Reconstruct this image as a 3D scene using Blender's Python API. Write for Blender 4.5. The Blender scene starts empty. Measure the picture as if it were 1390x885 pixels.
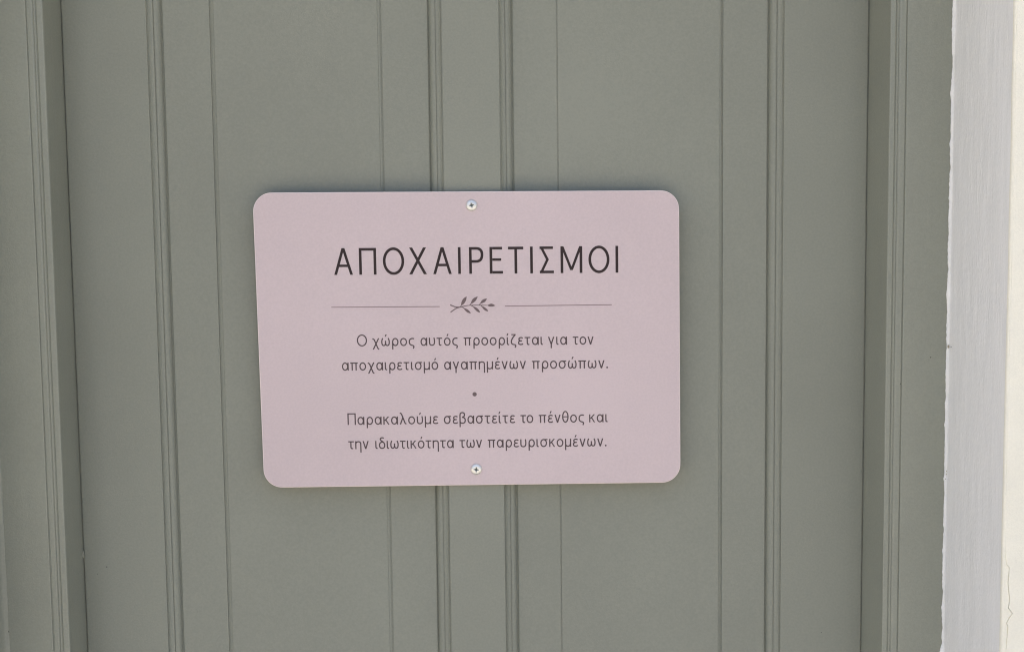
import bpy, bmesh, math, random
from mathutils import Vector, Matrix, noise
random.seed(7)
R = math.radians
scene = bpy.context.scene
COL = scene.collection

# ------------------------------------------------------------------ camera
EYE = 1.60
cam_d = bpy.data.cameras.new("camera")
cam_d.sensor_width = 36.0
cam_d.lens = 1450.0 / 1390.0 * 36.0
cam_d.clip_start = 0.01
cam_d.clip_end = 500
cam = bpy.data.objects.new("camera", cam_d)
COL.objects.link(cam)
yaw, pit, rol = R(0.69121455), R(-4.22295578), R(-0.65918421)
fwd = Vector((math.sin(yaw)*math.cos(pit), math.cos(yaw)*math.cos(pit), math.sin(pit)))
rt = Vector((math.cos(yaw), -math.sin(yaw), 0))
up = rt.cross(fwd)
cr, sr = math.cos(rol), math.sin(rol)
rt2, up2 = cr*rt + sr*up, -sr*rt + cr*up
m = Matrix((rt2, up2, -fwd)).transposed().to_4x4()
m.translation = Vector((0, -1.03, EYE))
cam.matrix_world = m
scene.camera = cam

# ------------------------------------------------------------------ light
SUN_ELEV, SUN_AZ = 62.0, 200.0         # the sun stands behind the house: the door is in open shade, the paving in front is sunlit
world = bpy.data.worlds.new("World")
scene.world = world
world.use_nodes = True
wn = world.node_tree
bg = wn.nodes["Background"]
sky = wn.nodes.new("ShaderNodeTexSky")
sky.sky_type = 'NISHITA'
sky.sun_disc = False
sky.sun_elevation = R(SUN_ELEV)
sky.sun_rotation = R(180 - SUN_AZ)
sky.dust_density = 7.0
sky.air_density = 0.7
sky.ozone_density = 0.4
wn.links.new(sky.outputs[0], bg.inputs[0])
bg.inputs[1].default_value = 0.15
sun_d = bpy.data.lights.new("sun", 'SUN')
sun_d.energy = 3.5
sun_d.angle = R(0.5)
sun_d.color = (1.0, 0.91, 0.78)
sun = bpy.data.objects.new("sun", sun_d)
COL.objects.link(sun)
to_sun = Vector((math.sin(R(SUN_AZ))*math.cos(R(SUN_ELEV)), -math.cos(R(SUN_AZ))*math.cos(R(SUN_ELEV)), math.sin(R(SUN_ELEV))))
sun.rotation_euler = to_sun.to_track_quat('Z', 'Y').to_euler()
sun.location = (-1, -3, 4)
scene.view_settings.view_transform = 'Standard'
scene.view_settings.look = 'None'
scene.view_settings.exposure = 1.77
scene.view_settings.gamma = 1.0
scene.cycles.pixel_filter_type = 'BLACKMAN_HARRIS'
scene.cycles.filter_width = 1.15

# ------------------------------------------------------------------ materials
def mat(name, col, rough=0.5, metal=0.0, spec=0.5, var=0.0, vscale=3.0, bump=(), stretch=None, fine=0):
    """Principled paint: colour mottling by noise plus a stack of (scale, strength, distance, stretch) bumps."""
    mt = bpy.data.materials.new(name)
    mt.use_nodes = True
    nt = mt.node_tree
    b = nt.nodes["Principled BSDF"]
    b.inputs["Base Color"].default_value = (*col, 1)
    b.inputs["Roughness"].default_value = rough
    b.inputs["Metallic"].default_value = metal
    b.inputs["Specular IOR Level"].default_value = spec
    geo = nt.nodes.new("ShaderNodeNewGeometry")
    def noise_tex(scale, stretch=(1, 1, 1), detail=3):
        mp = nt.nodes.new("ShaderNodeMapping")
        mp.inputs["Scale"].default_value = stretch
        nt.links.new(geo.outputs["Position"], mp.inputs["Vector"])
        n = nt.nodes.new("ShaderNodeTexNoise")
        n.inputs["Scale"].default_value = scale
        n.inputs["Detail"].default_value = detail
        nt.links.new(mp.outputs[0], n.inputs["Vector"])
        return n.outputs[0]
    if var:
        n = noise_tex(vscale, stretch or (1, 1, 1), 4)
        mr = nt.nodes.new("ShaderNodeMapRange")
        mr.inputs["From Min"].default_value = 0.25
        mr.inputs["From Max"].default_value = 0.75
        mr.inputs["To Min"].default_value = 1 - var
        mr.inputs["To Max"].default_value = 1 + var
        if fine:
            ad = nt.nodes.new("ShaderNodeMath")
            ad.operation = 'MULTIPLY_ADD'
            nt.links.new(noise_tex(fine, (1, 1, 1), 2), ad.inputs[0])
            ad.inputs[1].default_value = 0.9
            off = nt.nodes.new("ShaderNodeMath")
            off.operation = 'SUBTRACT'
            nt.links.new(n, off.inputs[0])
            off.inputs[1].default_value = 0.45
            nt.links.new(off.outputs[0], ad.inputs[2])
            n = ad.outputs[0]
        nt.links.new(n, mr.inputs["Value"])
        hs = nt.nodes.new("ShaderNodeHueSaturation")
        hs.inputs["Color"].default_value = (*col, 1)
        nt.links.new(mr.outputs[0], hs.inputs["Value"])
        nt.links.new(hs.outputs[0], b.inputs["Base Color"])
    last = None
    for (sc, st, dist, stre) in bump:
        bp = nt.nodes.new("ShaderNodeBump")
        bp.inputs["Strength"].default_value = st
        bp.inputs["Distance"].default_value = dist
        nt.links.new(noise_tex(sc, stre), bp.inputs["Height"])
        if last:
            nt.links.new(last, bp.inputs["Normal"])
        last = bp.outputs[0]
    if last:
        nt.links.new(last, b.inputs["Normal"])
    return mt

DOORC = (0.234, 0.245, 0.197)
M_door = mat("door_paint", DOORC, 0.55, var=0.065, vscale=5, spec=0.35, fine=470,
             bump=((800, 0.22, 0.0007, (1, 1, 1)), (60, 0.10, 0.0012, (1, 1, 0.12))))
M_frame = mat("frame_paint", tuple(c * 1.06 for c in DOORC), 0.42, var=0.065, vscale=7, spec=0.5, fine=470,
              bump=((800, 0.22, 0.0007, (1, 1, 1)), (70, 0.16, 0.0015, (1, 1, 0.1))))
M_wall = mat("limewash_plaster", (0.79, 0.77, 0.645), 0.85, var=0.035, vscale=30, spec=0.2, fine=500,
             bump=((900, 0.25, 0.0008, (1, 1, 1)), (120, 0.25, 0.0015, (1, 1, 0.6))))
M_reveal = mat("brushed_white_paint", (0.84, 0.84, 0.805), 0.5, var=0.035, vscale=160, spec=0.5, stretch=(1, 1, 0.09), fine=600,
               bump=((420, 0.28, 0.0010, (1, 1, 0.09)), (500, 0.35, 0.0009, (1, 1, 0.4)), (40, .3, .003, (1, 1, .3))))
M_sign = mat("pink_sign_coating", (0.560, 0.468, 0.464), 0.45, var=0.045, vscale=6, spec=0.35, fine=500,
             bump=((1000, 0.12, 0.0003, (1, 1, 1)), (7, 0.25, 0.004, (1, 1, 1))))
M_edge = mat("pale_cut_edge", (0.80, 0.70, 0.66), 0.8, spec=0.15)
M_ink = mat("dark_brown_ink", (0.034, 0.023, 0.022), 0.6, spec=0.2, var=0.1, vscale=400)
M_ink_soft = mat("grey_brown_ink", (0.080, 0.056, 0.057), 0.6, spec=0.2, var=0.1, vscale=400)
M_ink_pale = mat("mauve_ink", (0.150, 0.110, 0.108), 0.6, spec=0.2, var=0.08, vscale=400)
M_rule = mat("thin_rule_ink", (0.215, 0.155, 0.155), 0.6, spec=0.2)
M_zinc = mat("zinc_steel", (0.74, 0.75, 0.71), 0.45, metal=0.85, bump=((1500, 0.1, 0.0003, (1, 1, 1)),))
M_recess = mat("dark_screw_recess", (0.16, 0.18, 0.165), 0.5, metal=0.4)
M_chip = mat("bare_plaster_chip", (0.36, 0.33, 0.24), 0.9)
M_dirt = mat("dark_speck", (0.05, 0.05, 0.045), 0.9)
M_ground = mat("pale_paving", (0.25, 0.235, 0.205), 0.8, var=0.1, vscale=2, bump=((60, 0.4, 0.004, (1, 1, 1)),))

# ------------------------------------------------------------------ helpers
def link(name, bm, mats, parent=None, smooth=False):
    me = bpy.data.meshes.new(name)
    bm.normal_update()
    bm.to_mesh(me)
    bm.free()
    for mm in (mats if isinstance(mats, (list, tuple)) else [mats]):
        me.materials.append(mm)
    if smooth:
        for p in me.polygons:
            p.use_smooth = True
    o = bpy.data.objects.new(name, me)
    COL.objects.link(o)
    if parent is not None:
        o.parent = parent
    return o

def thing(name, label, cat, loc=(0, 0, 0)):
    o = bpy.data.objects.new(name, None)
    o.empty_display_size = 0.1
    COL.objects.link(o)
    o.location = loc
    o["label"] = label
    o["category"] = cat
    return o

def extrude_profile(pts, z0, z1, back=None, origin=(0, 0, 0), wob=0.0):
    """Vertical member: front profile pts [(x mm, y mm)] left to right, closed behind at y=back mm."""
    bm = bmesh.new()
    ox, oy, oz = origin
    ring = list(pts)
    if back is not None:
        ring = ring + [(pts[-1][0], back), (pts[0][0], back)]
    n = 24 if wob else 1
    rows = []
    for k in range(n + 1):
        z = z0 + (z1 - z0) * k / n
        row = []
        for i, (x, y) in enumerate(ring):
            dy = dx = 0
            if wob and i < len(pts):
                dx = wob * noise.noise((0.3 * i, z * 3, 1.7))
                dy = wob * 0.6 * noise.noise((0.2 * i + 9, z * 2.3, 4.1))
            row.append(bm.verts.new(((x + dx) / 1000 - ox, (y + dy) / 1000 - oy, z - oz)))
        rows.append(row)
    cnt = len(ring)
    closed = back is not None
    for a, b in zip(rows[:-1], rows[1:]):
        for i in range(cnt if closed else cnt - 1):
            j = (i + 1) % cnt
            bm.faces.new((a[i], a[j], b[j], b[i]))
    if closed:
        bm.faces.new(rows[0][::-1])
        bm.faces.new(rows[-1])
    return bm

def box(bm, x0, x1, y0, y1, z0, z1):
    v = [bm.verts.new((x, y, z)) for z in (z0, z1) for y in (y0, y1) for x in (x0, x1)]
    for f in ((0, 2, 3, 1), (4, 5, 7, 6), (0, 1, 5, 4), (1, 3, 7, 5), (3, 2, 6, 7), (2, 0, 4, 6)):
        bm.faces.new([v[i] for i in f])

# ------------------------------------------------------------------ ground
bm = bmesh.new()
v = [bm.verts.new(p) for p in ((-40, -40, 0), (40, -40, 0), (40, 40, 0), (-40, 40, 0))]
bm.faces.new(v)
g = link("ground", bm, M_ground)
g["kind"] = "structure"

# ------------------------------------------------------------------ plaster wall with the door opening
OPEN_L, OPEN_R, OPEN_T = -467.0, 416.6, 2160.0
FY, WY = -45.0, -160.0
wall = thing("plaster_wall", "cream plastered wall with a brushed pale grey reveal beside the grey door", "wall", (0, 0, 0))

def crack_x(z):
    """x (mm) and depth (mm) of the hairline crack at height z (mm)."""
    P = [(1254, 422.3, .4), (1278, 423.6, .9), (1281.2, 422.3, 1.0), (1286.5, 425.0, 1.1), (1289.3, 427.4, 1.2), (1293.8, 423.6, 1.2),
         (1301, 424.5, 1.1), (1316, 422.8, 1.0), (1328.4, 423.8, .8), (1331, 421.4, .5), (1343.5, 419.7, .35), (1352, 419.4, 0)]
    if z <= P[0][0]:
        return 422.3 + .8 * noise.noise((z * .08, 2, 3)), .4
    for a, b in zip(P[:-1], P[1:]):
        if a[0] <= z <= b[0]:
            t = (z - a[0]) / (b[0] - a[0])
            return a[1] + t * (b[1] - a[1]), a[2] + t * (b[2] - a[2])
    return 420 + .5 * noise.noise((z * .01, 7, 3)), 0.0

def rows_z(z0, z1, fine0, fine1, fine, coarse):
    zs, z = [], z0
    while z < z1 - 1e-6:
        zs.append(z)
        z += fine if fine0 <= z < fine1 else coarse
    zs.append(z1)
    return zs

# right pier: reveal sheet (with a small plaster lip along the frame) turning a worn arris into the wall face
ZS = rows_z(0, OPEN_T, 1120, 1900, 1.25, 40)
def edge_lip(z):
    e = 0.75 * noise.noise((z * .011, 3.3, 0)) + 0.55 * noise.noise((z * .07, 8.1, 0)) + 0.42 * noise.noise((z * .33, 1.1, 5))
    for zc, a, w in ((1690, -.9, 3), (1668, .7, 4), (1640, -.6, 2), (1575, .8, 3), (1552, -.7, 5), (1455, .6, 4), (1430, -.6, 2.5), (1330, .7, 3), (1310, -.6, 2), (1270, .8, 4), (1255, -.8, 2.5), (1504, .5, 3), (1379, -.9, 2.2), (1236, 1.0, 5), (1221, .9, 3), (1208, -1.6, 8), (1762, 1.0, 10), (1735, -.7, 4)):
        e += a * math.exp(-((z - zc) / w) ** 2)
    return e
bm = bmesh.new()
face_bm = bmesh.new()
def reveal_profile(z):
    e = edge_lip(z)
    wob = 0.5 * noise.noise((z * .006, 5, 5))
    pts = [(415.9 + e, FY - .2), (415.95 + e, FY - 1.0), (416.5 + e * .8, FY - 1.8), (417.4 + e * .3 + wob, FY - 3.2)]
    ny = 22
    y0, y1 = FY - 4.5, WY + 3.0
    for k in range(ny + 1):
        y = y0 + (y1 - y0) * k / ny
        dx = 0.35 * noise.noise((z * .008, y * .06, 2)) + 0.22 * noise.noise((z * .02, y * .35, 6))
        pts.append((417.5 + wob * (1 - k / ny) + dx + 0.6 * k / ny, y))
    return pts
def corner_wob(z):
    c = 0.55 * noise.noise((z * .013, 11, 0)) + 0.35 * noise.noise((z * .06, 4, 9)) + 0.22 * noise.noise((z * .25, 14, 9))
    if z < 1330:
        c += 0.35 * noise.noise((z * .4, 4, 21)) * min(1, (1330 - z) / 60)
    return c
prev = prevf = None
for z in ZS:
    c = corner_wob(z)
    pts = reveal_profile(z)
    row = [bm.verts.new((x / 1000, y / 1000, z / 1000)) for x, y in pts]
    lx = pts[-1][0]
    # arris: belongs to the cream coat, starts where the brushed coat ends
    cx_, cd = crack_x(z)
    f = [pts[-1], (lx + .12 + .25 * c, WY + 1.6 + .4 * c), (lx + .55 + .5 * c, WY + .6), (lx + 1.5 + .6 * c, WY + .05)]
    cxx = max(cx_, f[-1][0] + 1.2)
    def fy(x):
        return WY + 0.5 * noise.noise((x * .03, z * .02, 3)) + 0.22 * noise.noise((x * .16, z * .13, 9)) - .25
    cw = .16 + .20 * cd
    raise_ = -.45 * math.exp(-((z - 1291) / 5) ** 2)
    f += [(cxx - 1.0, fy(cxx) + raise_), (cxx - cw, fy(cxx) + raise_), (cxx - cw * .3, fy(cxx) + cd * .9 + .02), (cxx + cw * .3, fy(cxx) + cd * .9 + .02), (cxx + cw, fy(cxx)), (cxx + 1.6, fy(cxx + 1.6))]
    for x in (432, 436, 440, 445, 450, 456, 463, 472, 485, 520, 700, 1400):
        f.append((x, fy(x)))
    rowf = [face_bm.verts.new((x / 1000, y / 1000, z / 1000)) for x, y in f]
    if prev:
        for i in range(len(row) - 1):
            bm.faces.new((row[i], prev[i], prev[i + 1], row[i + 1]))
        for i in range(len(rowf) - 1):
            face_bm.faces.new((rowf[i], prevf[i], prevf[i + 1], rowf[i + 1]))
    prev, prevf = row, rowf
link("reveal", bm, M_reveal, wall, smooth=True)["label"] = "pale grey brushed reveal with vertical brush marks"
# the face also carries the lintel above the door and the pier on the far left
box(face_bm, 0.4181, 1.4, -.1597, .10, OPEN_T / 1000 + .0005, 2.6)
box(face_bm, 0.4245, 1.3999, -.1560, .0999, 0, OPEN_T / 1000)
box(face_bm, -1.45, 0.4178, -.1597, .10, OPEN_T / 1000, 2.6)
box(face_bm, -1.45, OPEN_L / 1000 - .004, -.1597, .10, 0, OPEN_T / 1000 - .001)
link("wall_face", face_bm, M_wall, wall, smooth=False)["label"] = "cream limewashed face with a hairline crack"

def blob(name, x, y, z, r, material, parent, axis='y', flat=.35, seed=0, sx=1.0, sz=1.0):
    """small irregular chip or speck lying on a surface (mm)"""
    bm = bmesh.new()
    n = 11
    c = []
    ring = []
    for k in range(n):
        a = 2 * math.pi * k / n
        rr = r * (1 + .45 * noise.noise((math.cos(a) * 1.3, math.sin(a) * 1.3, seed)))
        ring.append((rr * math.cos(a) * sx, rr * math.sin(a) * sz))
    def P(u, w, d):
        return ((x + u) / 1000, (y - d) / 1000, (z + w) / 1000) if axis == 'y' else ((x - d) / 1000, (y + u) / 1000, (z + w) / 1000)
    outer = [bm.verts.new(P(u, w, 0)) for u, w in ring]
    inner = [bm.verts.new(P(u * .7, w * .7, r * flat)) for u, w in ring]
    for k in range(n):
        bm.faces.new((outer[k], outer[(k + 1) % n], inner[(k + 1) % n], inner[k]))
    bm.faces.new(inner)
    return link(name, bm, material, parent)

blob("paint_chip", 416.6, -48.2, 1503.5, 1.9, M_chip, wall, 'x', .25, 3, sx=1.0, sz=.8)
blob("paint_chip", 417.3, -52.6, 1503.2, .8, M_dirt, wall, 'x', .2, 4, sx=1.6, sz=.35)
blob("paint_chip", 416.8, -48.8, 1386.5, .7, M_chip, wall, 'x', .3, 5)
blob("paint_chip", 416.8, -48.2, 1383.6, .7, M_chip, wall, 'x', .3, 6)
blob("paint_chip", 416.5, -47.4, 1379.0, .9, M_dirt, wall, 'x', .3, 8, sx=1.2, sz=.45)

# ------------------------------------------------------------------ door frame
Z0, Z1 = 0.012, 2.155
frame = thing("door_frame", "grey painted timber door frame with reeded inner edge around the panelled door", "door frame", (0, 0, 0))
def jamb_profile(side):
    if side > 0:
        E, C, A = 359.7, 355.8, 415.9 + 6
        sgn = 1
        B, G = 366.7, 374.65
    else:
        E, C, A = 407.4, 409.4, 467.0 + 6
        sgn = -1
        B, G = 415.4, 422.5
    p = [(C - 1.6, 30), (C - 1.6, 2.4), (C, 2.2), (C, 0)]
    nseg = 5
    for k in range(1, nseg):
        p.append((C + (E - C) * k / nseg, FY * k / nseg))
    p += [(E - .05, FY + 1.0), (E + .3, FY + .25), (E + 1.0, FY)]
    # reed 1, quirk, fine bead, quirk, reed 2, scored line, flat
    p += [(B - 2.6, FY), (B - 1.9, FY + .5), (B - 1.3, FY + 1.2), (B - .7, FY + .55), (B - .1, FY + .05), (B + .5, FY + .25), (B + 1.1, FY + 1.0), (B + 1.9, FY + .35), (B + 2.6, FY + .05)]
    p += [(G - .9, FY + .1), (G - .35, FY + .9), (G + .1, FY + 1.0), (G + .45, FY - .05), (G + 1.0, FY - .25)]
    p += [((G + A) / 2, FY - .2), (A, FY)]
    p = [(sgn * x, y) for x, y in p]
    return p if sgn > 0 else p[::-1]
for s, lab in ((-1, "shadowed jamb on the hinge side"), (1, "jamb against the pale reveal")):
    link("jamb", extrude_profile(jamb_profile(s), Z0, Z1, 40, wob=.35), M_frame, frame)
bm = bmesh.new()
box(bm, -.4072, .3596, -.0449, .04, 2.09, 2.1549)
link("head_jamb", bm, M_frame, frame)
# painted caulk along the left seam
bm = bmesh.new()
rows = []
for z in rows_z(12, 2150, 1150, 1400, 3, 30):
    e = 1.0 * noise.noise((z * .02, 1, 2)) + .5 * noise.noise((z * .11, 3, 2))
    rows.append([bm.verts.new((x / 1000, y / 1000, z / 1000)) for x, y in
                 ((-463.6 + e * .9, FY + .5), (-463.9 + e * .9, FY - .5), (-465.2 + e * .5, FY - 1.4), (-467.3, FY - 5), (-468.3, FY - 14), (-468.8, FY - 30), (-471.2, FY - 30))])
for a, b in zip(rows[:-1], rows[1:]):
    for i in range(len(a) - 1):
        bm.faces.new((a[i], b[i], b[i + 1], a[i + 1]))
link("caulk_bead", bm, M_frame, frame, smooth=True)
blob("paint_speck", -463.6, FY - .5, 1246, .6, M_dirt, frame, 'y', .2, 2, sx=.7, sz=1.4)
blob("paint_speck", -467.0, FY - 5.2, 1326, .8, M_dirt, frame, 'y', .2, 3, sx=1, sz=1)
for x_, z_, r_, sx_, sz_ in ((401.3, 1493.2, .55, .8, 1.2), (373.4, 1468.7, .45, .8, 1.3), (392.9, 1374.3, .9, 1.6, .3)):
    blob("paint_speck", x_, FY - .45, z_, r_, M_chip if sx_ > 1 else M_dirt, frame, 'y', .15, x_, sx=sx_, sz=sz_)
blob("paint_drip", -408.6, -1.2, 1306, 1.5, M_frame, frame, 'y', .9, 6, sx=.8, sz=2.6)
blob("paint_speck", -409.0, -14, 1291, .35, M_dirt, frame, 'x', -.5, 4)

# ------------------------------------------------------------------ the door leaf
door = thing("panelled_door", "grey green painted door with two tall fielded panels behind the pink sign", "door", (0, 0, 0))
DZ0, DZ1 = 0.02, 2.085
RAIL_B, RAIL_T = 0.24, 1.97
def stile(x0, x1, z0=DZ0, z1=DZ1):
    p = [(x0, 1.0), (x0 + .25, .25), (x0 + .8, 0)]
    n = 6
    p += [(x0 + (x1 - x0) * k / n, 0) for k in range(1, n)]
    p += [(x1 - .8, 0), (x1 - .25, .25), (x1, 1.0)]
    return extrude_profile(p, z0, z1, 40, wob=.12)
link("stile", stile(-408.4, -329.3), M_door, door)
link("stile", stile(-51.3, 3.3, RAIL_B + .0005, RAIL_T - .0005), M_door, door)
link("stile", stile(274.6, 354.9), M_door, door)
for z0, z1 in ((DZ0, RAIL_B), (RAIL_T, DZ1)):
    bm = bmesh.new()
    box(bm, -.3291, .2744, .0003, .0397, z0, z1)
    link("rail", bm, M_door, door)

PD = 10.0                                # how far the panels lie behind the stiles (mm)
def moulding(x_st, x_pn):
    """cove + fillet + ovolo from the stile edge (y 0) down to the panel (y PD)"""
    W = abs(x_pn - x_st)
    sg = 1 if x_pn > x_st else -1
    p = [(0.02, .9), (.2, 2.4), (.8, 2.5), (1.1, 2.2)]
    n = 7
    a, b = 1.1, W * .45
    for k in range(1, n + 1):
        t = k / n
        p.append((a + (b - a) * t, 2.1 + 2.4 * (1 - (1 - t) ** 2.4)))
    p += [(b + .15, 5.6), (b + .65, 5.6), (b + .85, 5.2)]
    a2, r2 = b + .8, W - b - 1.0
    for k in range(1, n + 2):
        t = k / (n + 1)
        p.append((a2 + r2 * math.sin(t * math.pi / 2), 5.2 + (PD - 4.9) * (1 - math.cos(t * math.pi / 2))))
    p.append((W, PD + 1.4))
    p = [(x_st + sg * x, y) for x, y in p]
    return p if sg > 0 else p[::-1]
for a, b in ((-329.3, -318.41), (-51.3, -63.52), (3.3, 14.72), (274.6, 262.71)):
    link("moulding", extrude_profile(moulding(a, b), RAIL_B + .0003, RAIL_T - .0003, 20, wob=.1), M_door, door)

def panel(x0, x1, grooves):
    p = [(x0, PD + 1.1), (x0 + 1.0, PD + 1.1), (x0 + 1.35, PD + .9), (x0 + 2.4, PD + .02)]
    for (gx, w, side, d) in grooves:      # side -1: sharp step on the left, ramp to the right
        if side < 0:
            p += [(gx - .15, PD), (gx + .1, PD + d), (gx + .9, PD + d), (gx + w * .55, PD + d * .55), (gx + w * .85, PD + d * .4), (gx + w, PD - .05), (gx + w + .7, PD - .15)]
        else:
            p += [(gx - .7, PD - .15), (gx, PD - .05), (gx + w * .15, PD + d * .4), (gx + w * .45, PD + d * .55), (gx + w - .9, PD + d), (gx + w - .1, PD + d), (gx + w + .15, PD)]
    p += [(x1 - 2.4, PD + .02), (x1 - 1.35, PD + .9), (x1 - 1.0, PD + 1.5), (x1, PD + 1.5)]
    # extra points so that the boards can breathe a little
    q = [p[0]]
    for a, b in zip(p[:-1], p[1:]):
        if b[0] - a[0] > 30:
            for k in range(1, 5):
                q.append((a[0] + (b[0] - a[0]) * k / 5, a[1] + (b[1] - a[1]) * k / 5))
        q.append(b)
    return extrude_profile(q, RAIL_B + .0003, RAIL_T - .0003, 30, wob=.15)
link("panel", panel(-318.91, -63.02, [(-272.43, 4.0, -1, 1.5), (-113.02, 4.0, 1, 1.5)]), M_door, door)
link("panel", panel(14.23, 263.21, [(58.01, 1.1, 1, .7), (215.01, 3.4, 1, 1.6)]), M_door, door)
blob("paint_speck", -386.7, -.1, 1292.9, .6, M_dirt, door, 'y', .15, 1)
blob("paint_speck", -396.0, -.1, 1286.0, .4, M_dirt, door, 'y', .15, 5)
blob("paint_nib", -405.5, -.05, 1262.0, .8, M_door, door, 'y', .6, 7, sx=.8, sz=2.4)
blob("paint_speck", 315.7, -.1, 1215.8, .5, M_dirt, door, 'y', .15, 11, sx=1.2, sz=.5)
blob("paint_nib", 353.4, -.05, 1302.0, .8, M_door, door, 'y', .7, 12, sx=.6, sz=1.8)
blob("paint_nib", 352.8, -.05, 1376.6, .9, M_door, door, 'y', .7, 9, sx=.6, sz=2.2)

# ------------------------------------------------------------------ pink sign
SC = (-0.02913, -0.0065, EYE - 0.08695)
sign = thing("door_sign", "pink rounded plate with dark Greek lettering screwed to the middle stile of the grey door", "sign", SC)
sign.rotation_euler = (R(-0.5) * -1, 0, 0)
TH = 3.0
# outline: corner points of the plate (mm) with rounded corners
CN = [(-203.3, 141.1), (202.1, 138.95), (204.0, -143.5), (-200.7, -142.9)]
def rounded(cs, r, n=14, inset=0.0):
    out = []
    for i in range(4):
        p, c, q = Vector(cs[i - 1]), Vector(cs[i]), Vector(cs[(i + 1) % 4])
        d1, d2 = (p - c).normalized(), (q - c).normalized()
        ang = d1.angle(d2)
        t = r / math.tan(ang / 2)
        o = c + (d1 + d2).normalized() * (r / math.sin(ang / 2))
        s, e = c + d1 * t - o, c + d2 * t - o
        a0 = math.atan2(s.y, s.x)
        a1 = math.atan2(e.y, e.x)
        while a1 - a0 > math.pi: a1 -= 2 * math.pi
        while a1 - a0 < -math.pi: a1 += 2 * math.pi
        for k in range(n + 1):
            a = a0 + (a1 - a0) * k / n
            out.append((o.x + (r - inset) * math.cos(a), o.y + (r - inset) * math.sin(a)))
    return out
bm = bmesh.new()
loops = []
for inset, y in ((0.0, TH), (0.0, .55), (.22, .14), (.65, 0.0)):
    loops.append([bm.verts.new((x / 1000, y / 1000, z / 1000)) for x, z in rounded(CN, 18.0, inset=inset)])
N = len(loops[0])
for a, b in zip(loops[:-1], loops[1:]):
    for k in range(N):
        f = bm.faces.new((a[k], b[k], b[(k + 1) % N], a[(k + 1) % N]))
        f.material_index = 1
bm.faces.new(loops[-1][::-1])
bm.faces.new(loops[0])
bmesh.ops.recalc_face_normals(bm, faces=bm.faces)
link("plate", bm, [M_sign, M_edge], sign)["label"] = "flat pink plate with pale cut edges"

class Ink:
    """flat print on the plate: every stroke is a thin sheet a few microns above the one before"""
    def __init__(self):
        self.bm = bmesh.new()
        self.k = 0
    def poly(self, pts):
        y = -(0.060 + 0.006 * (self.k % 9)) / 1000
        self.k += 1
        vs = [self.bm.verts.new((x / 1000, y, z / 1000)) for x, z in pts]
        f = self.bm.faces.new(vs)
        f.normal_update()
        if f.normal.y > 0:
            f.normal_flip()
    def stroke(self, pts, w, taper=None):
        pts = [Vector(p) for p in pts]
        y = -(0.060 + 0.006 * (self.k % 9)) / 1000
        self.k += 1
        L, Rr = [], []
        n = len(pts)
        for i in range(n):
            d0 = (pts[i] - pts[i - 1]).normalized() if i else None
            d1 = (pts[i + 1] - pts[i]).normalized() if i < n - 1 else None
            if d0 is None: d0 = d1
            if d1 is None: d1 = d0
            n0, n1 = Vector((-d0.y, d0.x)), Vector((-d1.y, d1.x))
            mm = (n0 + n1)
            mm = mm.normalized() if mm.length > 1e-6 else n0
            c = max(.35, mm.dot(n0))
            hw = w / 2 * (taper(i / (n - 1)) if taper else 1)
            L.append(pts[i] + mm * hw / c)
            Rr.append(pts[i] - mm * hw / c)
        a = [self.bm.verts.new((p.x / 1000, y, p.y / 1000)) for p in L]
        b = [self.bm.verts.new((p.x / 1000, y, p.y / 1000)) for p in Rr]
        for i in range(n - 1):
            self.bm.faces.new((a[i], b[i], b[i + 1], a[i + 1]))
    def disc(self, x, z, r, n=28):
        self.poly([(x + r * math.cos(2 * math.pi * k / n), z + r * math.sin(2 * math.pi * k / n)) for k in range(n)])

def arc(cx, cy, rx, ry, a0, a1, n=None):
    n = n or max(6, int(abs(a1 - a0) / 9))
    return [(cx + rx * math.cos(R(a0 + (a1 - a0) * k / n)), cy + ry * math.sin(R(a0 + (a1 - a0) * k / n))) for k in range(n + 1)]
def bez(p0, p1, p2, p3=None, n=9):
    o = []
    for k in range(n + 1):
        t = k / n
        if p3 is None:
            o.append(tuple((1 - t) ** 2 * a + 2 * t * (1 - t) * b + t * t * c for a, b, c in zip(p0, p1, p2)))
        else:
            o.append(tuple((1 - t) ** 3 * a + 3 * t * (1 - t) ** 2 * b + 3 * t * t * (1 - t) * c + t ** 3 * d for a, b, c, d in zip(p0, p1, p2, p3)))
    return o
def hpar(x0, y0, x1, y1, s):
    """slanted stroke with horizontal ends: returned as a polygon"""
    hx = s / 2 * math.hypot(x1 - x0, y1 - y0) / abs(y1 - y0)
    return ('P', [(x0 - hx, y0), (x0 + hx, y0), (x1 + hx, y1), (x1 - hx, y1)])
def rect(x0, y0, x1, y1):
    return ('P', [(x0, y0), (x1, y0), (x1, y1), (x0, y1)])

# lower-case Greek drawn as strokes; units: x-height 11, capital height 16, pen 1.75
S_ = 1.68
H_ = S_ / 2
T_ = 11 - H_
def tonos(x): return ('P', [(x - .75, 12.9), (x + .65, 12.9), (x + 2.15, 16.0), (x + .35, 16.0)])
O_ = [arc(4.6, 5.5, 4.6 - H_, 5.6 - H_, 0, 360, 40)]
def stem(x, y0, y1): return rect(x - H_, y0, x + H_, y1)
omega = [bez((2.35, 10.9), (.85, 8.6), (.9, 5.4)) + bez((.9, 5.4), (.95, .85), (3.45, .8))[1:] + bez((3.45, .8), (5.75, .95), (5.8, 5.0))[1:] + [(5.8, 7.4)],
         bez((9.25, 10.9), (10.75, 8.6), (10.7, 5.4)) + bez((10.7, 5.4), (10.65, .85), (8.15, .8))[1:] + bez((8.15, .8), (5.85, .95), (5.8, 5.0))[1:] + [(5.8, 7.4)]]
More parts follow.
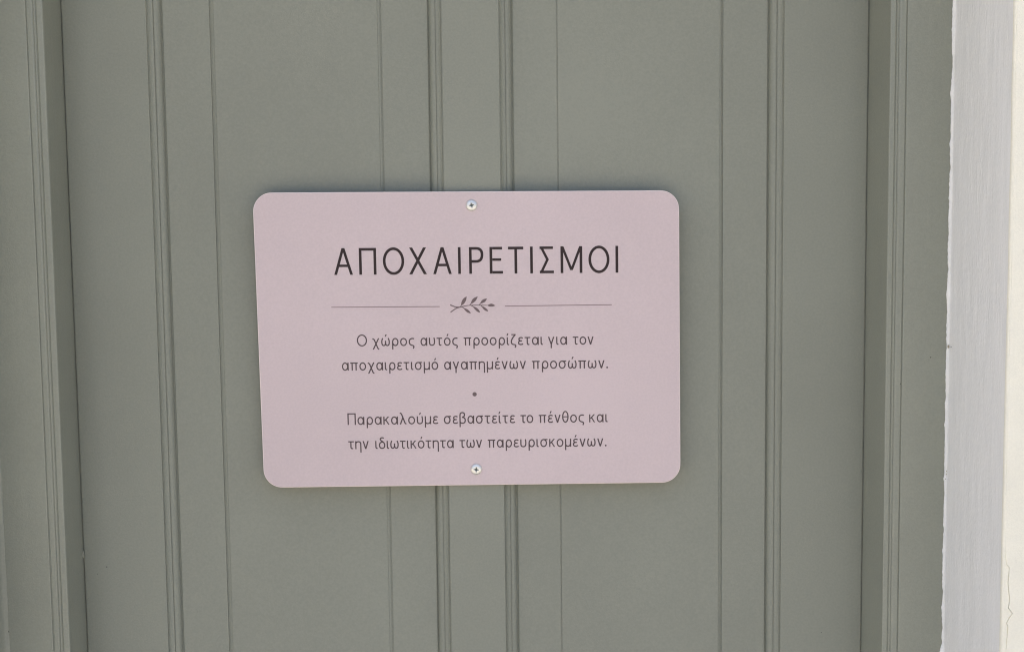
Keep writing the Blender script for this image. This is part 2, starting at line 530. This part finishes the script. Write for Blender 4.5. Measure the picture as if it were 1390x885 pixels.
ups = [[(.95, 11), (.95, 4.6)] + bez((.95, 4.6), (.95, .8), (4.2, .8))[1:] + bez((4.2, .8), (7.6, .9), (7.6, 5.2))[1:] + [(7.6, 6.2)] + bez((7.6, 6.2), (7.6, 9), (6.9, 11))[1:]]
eps = [bez((6.6, 9.3), (5.4, 10.4), (3.9, 10.2)) + bez((3.9, 10.2), (1.5, 10), (1.5, 8.1))[1:] + bez((1.5, 8.1), (1.5, 5.85), (4.0, 5.85))[1:] + [(5.6, 5.85)],
       bez((4.0, 5.75), (.95, 5.7), (.95, 3.2)) + bez((.95, 3.2), (1.0, .8), (3.9, .8))[1:] + bez((3.9, .8), (5.6, .8), (6.9, 1.9))[1:]]
iota = [[(.95, 11), (.95, 3.0)] + bez((.95, 3.0), (.95, .8), (2.6, .8))[1:] + [(3.2, .95)]]
GL = {
 'ο': (9.2, O_), 'ό': (9.2, O_ + [tonos(4.5)]),
 'α': (9.3, [arc(4.3, 5.5, 4.3 - H_, 5.6 - H_, 0, 360, 40), rect(9.2 - S_, 0, 9.2, 11)]),
 'υ': (8.5, ups), 'ύ': (8.5, ups + [tonos(3.9)]),
 'τ': (7.7, [rect(0, 9.4, 7.7, 11), [(3.5, 9.6), (3.5, 3.0)] + bez((3.5, 3.0), (3.5, .8), (5.2, .8))[1:] + [(6.4, 1.05)]]),
 'ς': (7.6, [bez((7.3, 9.6), (6.2, 10.3), (4.9, 10.15)) + bez((4.9, 10.15), (.95, 9.9), (.95, 5.4))[1:] + bez((.95, 5.4), (1.0, 1.6), (4.6, .9))[1:] + bez((4.6, .9), (7.2, .3), (6.9, -1.4))[1:] + [(5.9, -3.6)]]),
 'χ': (9.6, [bez((.2, 10.3), (1.9, 9.5), (2.7, 8.6)) + [(6.9, -2.2)] + bez((6.9, -2.2), (7.6, -4.0), (9.0, -3.7))[1:], hpar(1.1, -4.5, 8.5, 11, S_)]),
 'ω': (11.6, omega), 'ώ': (11.6, omega + [tonos(5.6)]),
 'ρ': (9.3, [arc(5.0, 5.5, 4.3 - H_, 5.6 - H_, 0, 360, 40), rect(.7, -4.6, .7 + S_, 5.5)]),
 'π': (10.2, [rect(0, 9.4, 10.2, 11), stem(2.5, 0, 9.6), stem(7.8, 0, 9.6)]),
 'ι': (3.3, iota), 'ί': (3.3, iota + [tonos(.6)]),
 'ζ': (7.6, [rect(1.0, 13.6, 6.9, 15.1), bez((6.2, 14.2), (.95, 8.5), (.95, 4.4)) + bez((.95, 4.4), (.95, 1.2), (4.2, .9))[1:] + bez((4.2, .9), (7.1, .5), (6.8, -1.2))[1:] + [(5.8, -3.4)]]),
 'ε': (7.0, eps), 'έ': (7.0, eps + [tonos(3.4)]),
 'γ': (8.8, [hpar(1.0, 11, 4.4, .9, S_), hpar(7.8, 11, 4.4, .9, S_), stem(4.4, -4.6, 1.6)]),
 'ν': (8.4, [hpar(1.0, 11, 4.2, 0, S_), hpar(7.5, 11, 4.2, 0, S_)]),
 'σ': (9.9, [arc(4.6, 5.5, 4.6 - H_, 5.6 - H_, 0, 360, 40), rect(4.6, 9.45, 9.9, 11)]),
 'μ': (8.6, [stem(.95, -4.6, 11), [(.95, 4.6)] + bez((.95, 4.6), (.95, .8), (4.0, .8))[1:] + bez((4.0, .8), (7.6, .9), (7.6, 5.2))[1:], stem(7.7, 0, 11)]),
 'η': (8.6, [stem(.95, 0, 11), bez((.95, 7.0), (1.4, 10.2), (4.6, 10.2)) + bez((4.6, 10.2), (7.7, 10.2), (7.7, 6.8))[1:] + [(7.7, -4.6)]]),
 'β': (8.9, [[(.95, -4.6), (.95, 11.2)] + bez((.95, 11.2), (1.0, 15.3), (4.2, 15.3))[1:] + bez((4.2, 15.3), (7.1, 15.2), (7.1, 12.2))[1:] + bez((7.1, 12.2), (7.0, 9.2), (3.6, 8.9))[1:],
              bez((3.6, 8.9), (8.0, 8.7), (8.0, 4.9)) + bez((8.0, 4.9), (7.9, .8), (4.4, .8))[1:] + bez((4.4, .8), (2.2, .8), (1.2, 2.2))[1:]]),
 'θ': (8.8, [arc(4.4, 8.0, 4.4 - H_, 8.1 - H_, 0, 360, 44), rect(1.2, 7.3, 7.6, 8.7)]),
 'λ': (9.2, [bez((.3, 15.4), (2.3, 15.6), (3.0, 13.2)) + [(6.9, 2.4)] + bez((6.9, 2.4), (7.5, .7), (8.9, .9))[1:], hpar(.9, 0, 4.4, 9.6, S_)]),
 'κ': (8.2, [stem(.95, 0, 11), hpar(7.0, 11, 1.8, 5.0, S_ * .92), hpar(3.3, 6.6, 7.3, 0, S_ * .92)]),
 'δ': (8.9, [bez((7.0, 14.6), (4.6, 15.9), (2.8, 14.6)) + bez((2.8, 14.6), (1.0, 12.9), (4.0, 10.8))[1:] + bez((4.0, 10.8), (8.0, 8.4), (7.95, 5.0))[1:] + bez((7.95, 5.0), (7.9, .8), (4.4, .8))[1:]
              + bez((4.4, .8), (.95, .9), (.95, 5.0))[1:] + bez((.95, 5.0), (1.1, 9.0), (4.8, 9.3))[1:] + [(5.6, 9.3)]]),
 'Π': (11.0, [rect(0, 14.4, 11.0, 16), stem(H_, 0, 14.6), stem(11.0 - H_, 0, 14.6)]),
 'Ο': (13.8, [arc(6.9, 8.0, 6.9 - H_, 8.15 - H_, 0, 360, 48)]),
 '.': (2.4, [('D', 1.2, 1.15, 1.25)]),
}
# capitals of the heading: width w given per letter, height 36.2, pen 4.0
def cap(ch, w):
    Hh, s, h = 36.2, 3.7, 1.85
    if ch == 'Α':
        return [hpar(2.15, 0, w / 2 - .15, Hh, s * .98), hpar(w - 2.15, 0, w / 2 + .15, Hh, s * .98), rect(5.6, 10.6, w - 5.6, 14.0)]
    if ch == 'Π': return [rect(0, Hh - 3.7, w, Hh), rect(0, 0, s, Hh - 3.5), rect(w - s, 0, w, Hh - 3.5)]
    if ch == 'Ο': return [arc(w / 2, Hh / 2, w / 2 - h, Hh / 2 + .5 - h, 0, 360, 64)]
    if ch == 'Χ': return [hpar(2.4, 0, w - 2.9, Hh, s), hpar(w - 2.4, 0, 2.9, Hh, s)]
    if ch == 'Ι': return [rect(w / 2 - h, 0, w / 2 + h, Hh)]
    if ch == 'Ρ': return [rect(0, 0, s, Hh), [(3.5, Hh - 1.85), (9.6, Hh - 1.85)] + bez((9.6, Hh - 1.85), (w - h, Hh - 1.85), (w - h, Hh - 10.3))[1:] + bez((w - h, Hh - 10.3), (w - h, 17.0 - .2), (9.4, 16.8))[1:] + [(3.5, 16.8)]]
    if ch == 'Ε': return [rect(0, 0, s, Hh), rect(3.8, 0, w, 3.6), rect(3.8, 17.3, w - 2.2, 20.7), rect(3.8, Hh - 3.6, w - .8, Hh)]
    if ch == 'Τ': return [rect(0, Hh - 3.6, w, Hh), rect(w / 2 - h, 0, w / 2 + h, Hh - 3.4)]
    if ch == 'Σ':
        return [rect(0, 0, w, 3.5), rect(0, Hh - 3.5, w - .9, Hh), hpar(2.6, Hh - 1.8, 10.8, 18.2, s * .92), hpar(2.4, 1.8, 10.8, 18.9, s * .92)]
    if ch == 'Μ':
        return [rect(0, 0, 3.7, Hh), rect(w - 3.7, 0, w, Hh), hpar(2.3, Hh, w / 2, 4.0, s * .92), hpar(w - 2.3, Hh, w / 2, 4.0, s * .92)]

def put(ink, prim, X, pen):
    """X maps glyph units to plate mm"""
    if isinstance(prim, tuple) and prim[0] == 'P':
        ink.poly([X(p) for p in prim[1]])
    elif isinstance(prim, tuple) and prim[0] == 'D':
        c = X((prim[1], prim[2]))
        ink.disc(c[0], c[1], prim[3] * .71)
    else:
        ink.stroke([X(p) for p in prim], pen)

UPV = Vector((-.0042, 1.0))
def word(ink, text, a, b, px):
    a, b = Vector(a), Vector(b)
    u = (b - a) / px                     # plate mm per unit along the line
    k = u.length
    W = sum(GL[c][0] for c in text)
    gap = (px - W) / (len(text) - 1) if len(text) > 1 else 0
    sx = 1.0
    if gap < .75 or gap > 2.1:
        g2 = min(max(gap, .75), 2.1)
        sx = (px - g2 * (len(text) - 1)) / W
        gap = g2
    x = 0.0
    for c in text:
        w, prims = GL[c]
        def X(p, x=x):
            q = a + u * (x + p[0] * sx) + UPV * (p[1] * k)
            return (q.x, q.y)
        for pr in prims:
            put(ink, pr, X, S_ * k)
        x += w * sx + gap

TITLE = [('Α', (-127.869, 62.304), (-109.592, 62.236), 26.0), ('Π', (-103.756, 62.214), (-87.298, 62.154), 23.4), ('Ο', (-81.036, 62.13), (-60.698, 62.055), 28.9),
 ('Χ', (-56.333, 62.039), (-39.011, 61.975), 24.6), ('Α', (-33.376, 61.954), (-15.34, 61.888), 25.6), ('Ι', (-9.49, 61.866), (-6.53, 61.855), 4.2),
 ('Ρ', (1.224, 61.826), (14.974, 61.776), 19.5), ('Ε', (20.827, 61.754), (33.525, 61.707), 18.0), ('Τ', (38.535, 61.688), (53.214, 61.634), 20.8),
 ('Ι', (59.497, 61.611), (62.25, 61.601), 3.9), ('Σ', (68.675, 61.577), (82.235, 61.527), 19.2), ('Μ', (88.664, 61.503), (109.51, 61.426), 29.5),
 ('Ο', (115.377, 61.404), (135.529, 61.33), 28.5), ('Ι', (141.259, 61.309), (143.947, 61.299), 3.8)]
ink = Ink()
for ch, a, b, px in TITLE:
    a, b = Vector(a), Vector(b)
    u = (b - a) / px
    k = u.length
    for pr in cap(ch, px):
        put(ink, pr, lambda p: tuple(a + u * p[0] + UPV * (p[1] * k)), 3.7 * k)
link("heading_lettering", ink.bm, M_ink, sign)["label"] = "dark heading in spaced Greek capitals"

LINES = [
 [('Ο', (-107.602, -6.383), (-97.844, -6.43), 13.8), ('χώρος', (-92.822, -6.454), (-52.488, -6.65), 57.0), ('αυτός', (-46.612, -6.678), (-10.839, -6.852), 50.5), ('προορίζεται', (-5.169, -6.879), (71.023, -7.248), 107.4), ('για', (75.852, -7.271), (94.391, -7.361), 26.1), ('τον', (99.791, -7.387), (119.905, -7.485), 28.3)],
 [('αποχαιρετισμό', (-122.521, -29.654), (-29.939, -30.0), 130.6), ('αγαπημένων', (-24.333, -30.02), (54.527, -30.315), 111), ('προσώπων.', (60.217, -30.336), (133.679, -30.611), 103.2)],
 [('Παρακαλούμε', (-118.406, -82.504), (-31.051, -82.719), 122.7), ('σεβαστείτε', (-25.491, -82.733), (43.276, -82.902), 96.4), ('το', (48.631, -82.915), (61.057, -82.946), 17.4), ('πένθος', (66.342, -82.959), (110.224, -83.067), 61.4), ('και', (115.087, -83.079), (133.113, -83.123), 25.2)],
 [('την', (-118.19, -106.181), (-98.447, -106.227), 27.7), ('ιδιωτικότητα', (-92.245, -106.242), (-16.171, -106.421), 106.6), ('των', (-10.671, -106.434), (11.266, -106.486), 30.7), ('παρευρισκομένων.', (16.698, -106.499), (132.015, -106.771), 161.1)],
]
for L_ in LINES:
    ink = Ink()
    for t, a, b, px in L_:
        word(ink, t, a, b, px)
    link("text_line", ink.bm, M_ink_soft, sign)

for a, b in (((-131.25, 31.45), (-27.56, 30.89)), ((34.92, 30.60), (137.54, 30.65))):
    ink = Ink()
    ink.stroke([a, b], .78)
    link("divider_line", ink.bm, M_rule, sign)
ink = Ink()
ink.disc(4.65, -54.17, 2.1)
link("centre_dot", ink.bm, M_ink_pale, sign)

# leaf sprig between the divider lines
def smooth_path(P, n=6):
    P = [Vector(p) for p in P]
    out = []
    for i in range(len(P) - 1):
        p0, p1, p2, p3 = P[max(i - 1, 0)], P[i], P[i + 1], P[min(i + 2, len(P) - 1)]
        for k in range(n):
            t = k / n
            out.append(.5 * ((2 * p1) + (p2 - p0) * t + (2 * p0 - 5 * p1 + 4 * p2 - p3) * t * t + (3 * p1 - p0 - 3 * p2 + p3) * t ** 3))
    out.append(P[-1])
    return out
SPRIG = {
'stem': [(-17.64, 32.374), (-14.913, 31.24), (-12.183, 30.289), (-7.608, 30.187), (-4.392, 30.974), (1.111, 31.687), (11.183, 31.748), (18.506, 31.475)],
'tail': [(-17.297, 25.303), (-14.981, 26.973), (-12.437, 28.64), (-10.364, 29.533), (-7.148, 30.319)],
'c1': [(-7.836, 30.236), (-7.13, 31.466), (-6.177, 33.977)], 'c2': [(0.881, 31.598), (2.044, 32.868), (3.213, 34.551)], 'c3': [(10.267, 31.713), (11.295, 33.214), (12.6, 34.895)],
'd1': [(-6.689, 30.406), (-4.874, 29.374), (-3.064, 27.975)], 'd2': [(2.483, 31.578), (4.299, 30.547), (6.105, 28.781)], 'd3': [(11.64, 31.65), (12.768, 30.444), (14.347, 28.68)]}
LEAF = [
[(-7.222, 31.467), (-6.712, 34.9), (-4.739, 38.314), (-1.597, 40.429), (-2.247, 36.68), (-4.357, 33.267)],
[(1.954, 32.961), (3.474, 36.84), (5.793, 38.966), (9.013, 40.21), (7.36, 36.563), (4.579, 34.076)],
[(11.113, 33.308), (12.616, 36.041), (14.926, 37.618), (17.906, 38.04), (16.036, 35.083), (13.5, 33.738)],
[(17.956, 31.482), (20.354, 32.737), (22.646, 32.939), (25.921, 31.201), (23.07, 30.318), (19.866, 30.449)],
[(-4.965, 29.375), (-1.687, 28.188), (0.578, 26.553), (2.281, 24.007), (-0.822, 24.734), (-3.535, 27.063)],
[(3.847, 30.965), (7.488, 29.453), (9.975, 27.127), (11.176, 24.587), (8.349, 25.54), (5.641, 28.328)],
[(12.321, 31.229), (15.278, 29.816), (17.769, 27.72), (18.978, 25.639), (16.148, 26.363), (13.66, 28.689)]]
ink = Ink()
for nm, P in SPRIG.items():
    w = 1.05 if nm in ('stem', 'tail') else .8
    ink.stroke(smooth_path(P), w, (lambda t: 1.15 - .55 * t) if nm == 'stem' else None)
for P in LEAF:
    tip, base = P[3], P[0]
    a = smooth_path(P[:4])
    b = smooth_path([P[3], P[4], P[5], P[0]])
    ink.poly(a + b[1:-1])
link("leaf_sprig", ink.bm, M_ink_pale, sign)["label"] = "small printed leaf sprig"

# pan head cross screws
def screw(x, z, rot):
    bm = bmesh.new()
    NR, NA, RAD = 34, 72, 5.5
    prev = None
    mats = {}
    for i in range(NR + 1):
        r = RAD * (i / NR)
        row = []
        for j in range(NA):
            a = 2 * math.pi * j / NA
            t = r / RAD
            hgt = 2.3 * (1 - t ** 4) ** .6 if t < 1 else 0.0
            xx, zz = r * math.cos(a), r * math.sin(a)
            c, s = math.cos(rot), math.sin(rot)
            u, w = abs(c * xx + s * zz), abs(-s * xx + c * zz)
            arm_w = .62 * max(0.0, 1 - max(u, w) / 2.5)
            arm = max(0, 1 - max(u - arm_w, 0) / .22) * max(0, 1 - max(w - 2.3, 0) / .5)
            arm = max(arm, max(0, 1 - max(w - arm_w, 0) / .22) * max(0, 1 - max(u - 2.3, 0) / .5))
            core = max(0, 1 - max(r - .8, 0) / .6)
            d = max(arm * 1.1, core * 1.7)
            row.append(bm.verts.new((xx / 1000, -(.05 + max(hgt - d, .15 if t < .9 else 0)) / 1000, zz / 1000)) if i else None)
            mats[(i, j)] = d > .45
        if i == 0:
            cv = bm.verts.new((0, -(.05 + .6) / 1000, 0))
            row = [cv]
        if prev is not None:
            for j in range(NA):
                k = (j + 1) % NA
                f = bm.faces.new((prev[0], row[k], row[j])) if i == 1 else bm.faces.new((prev[j], prev[k], row[k], row[j]))
                f.smooth = True
                f.material_index = 1 if (mats[(i, j)] and mats[(max(i - 1, 0), j)]) else 0
        prev = row
    bmesh.ops.recalc_face_normals(bm, faces=bm.faces)
    o = link("screw", bm, [M_zinc, M_recess], sign)
    o.location = (x / 1000, 0, z / 1000)
    return o
screw(4.4, 126.9, R(11))["label"] = "bright cross head screw at the top edge"
screw(5.25, -127.55, R(-6))["label"] = "bright cross head screw at the bottom edge"
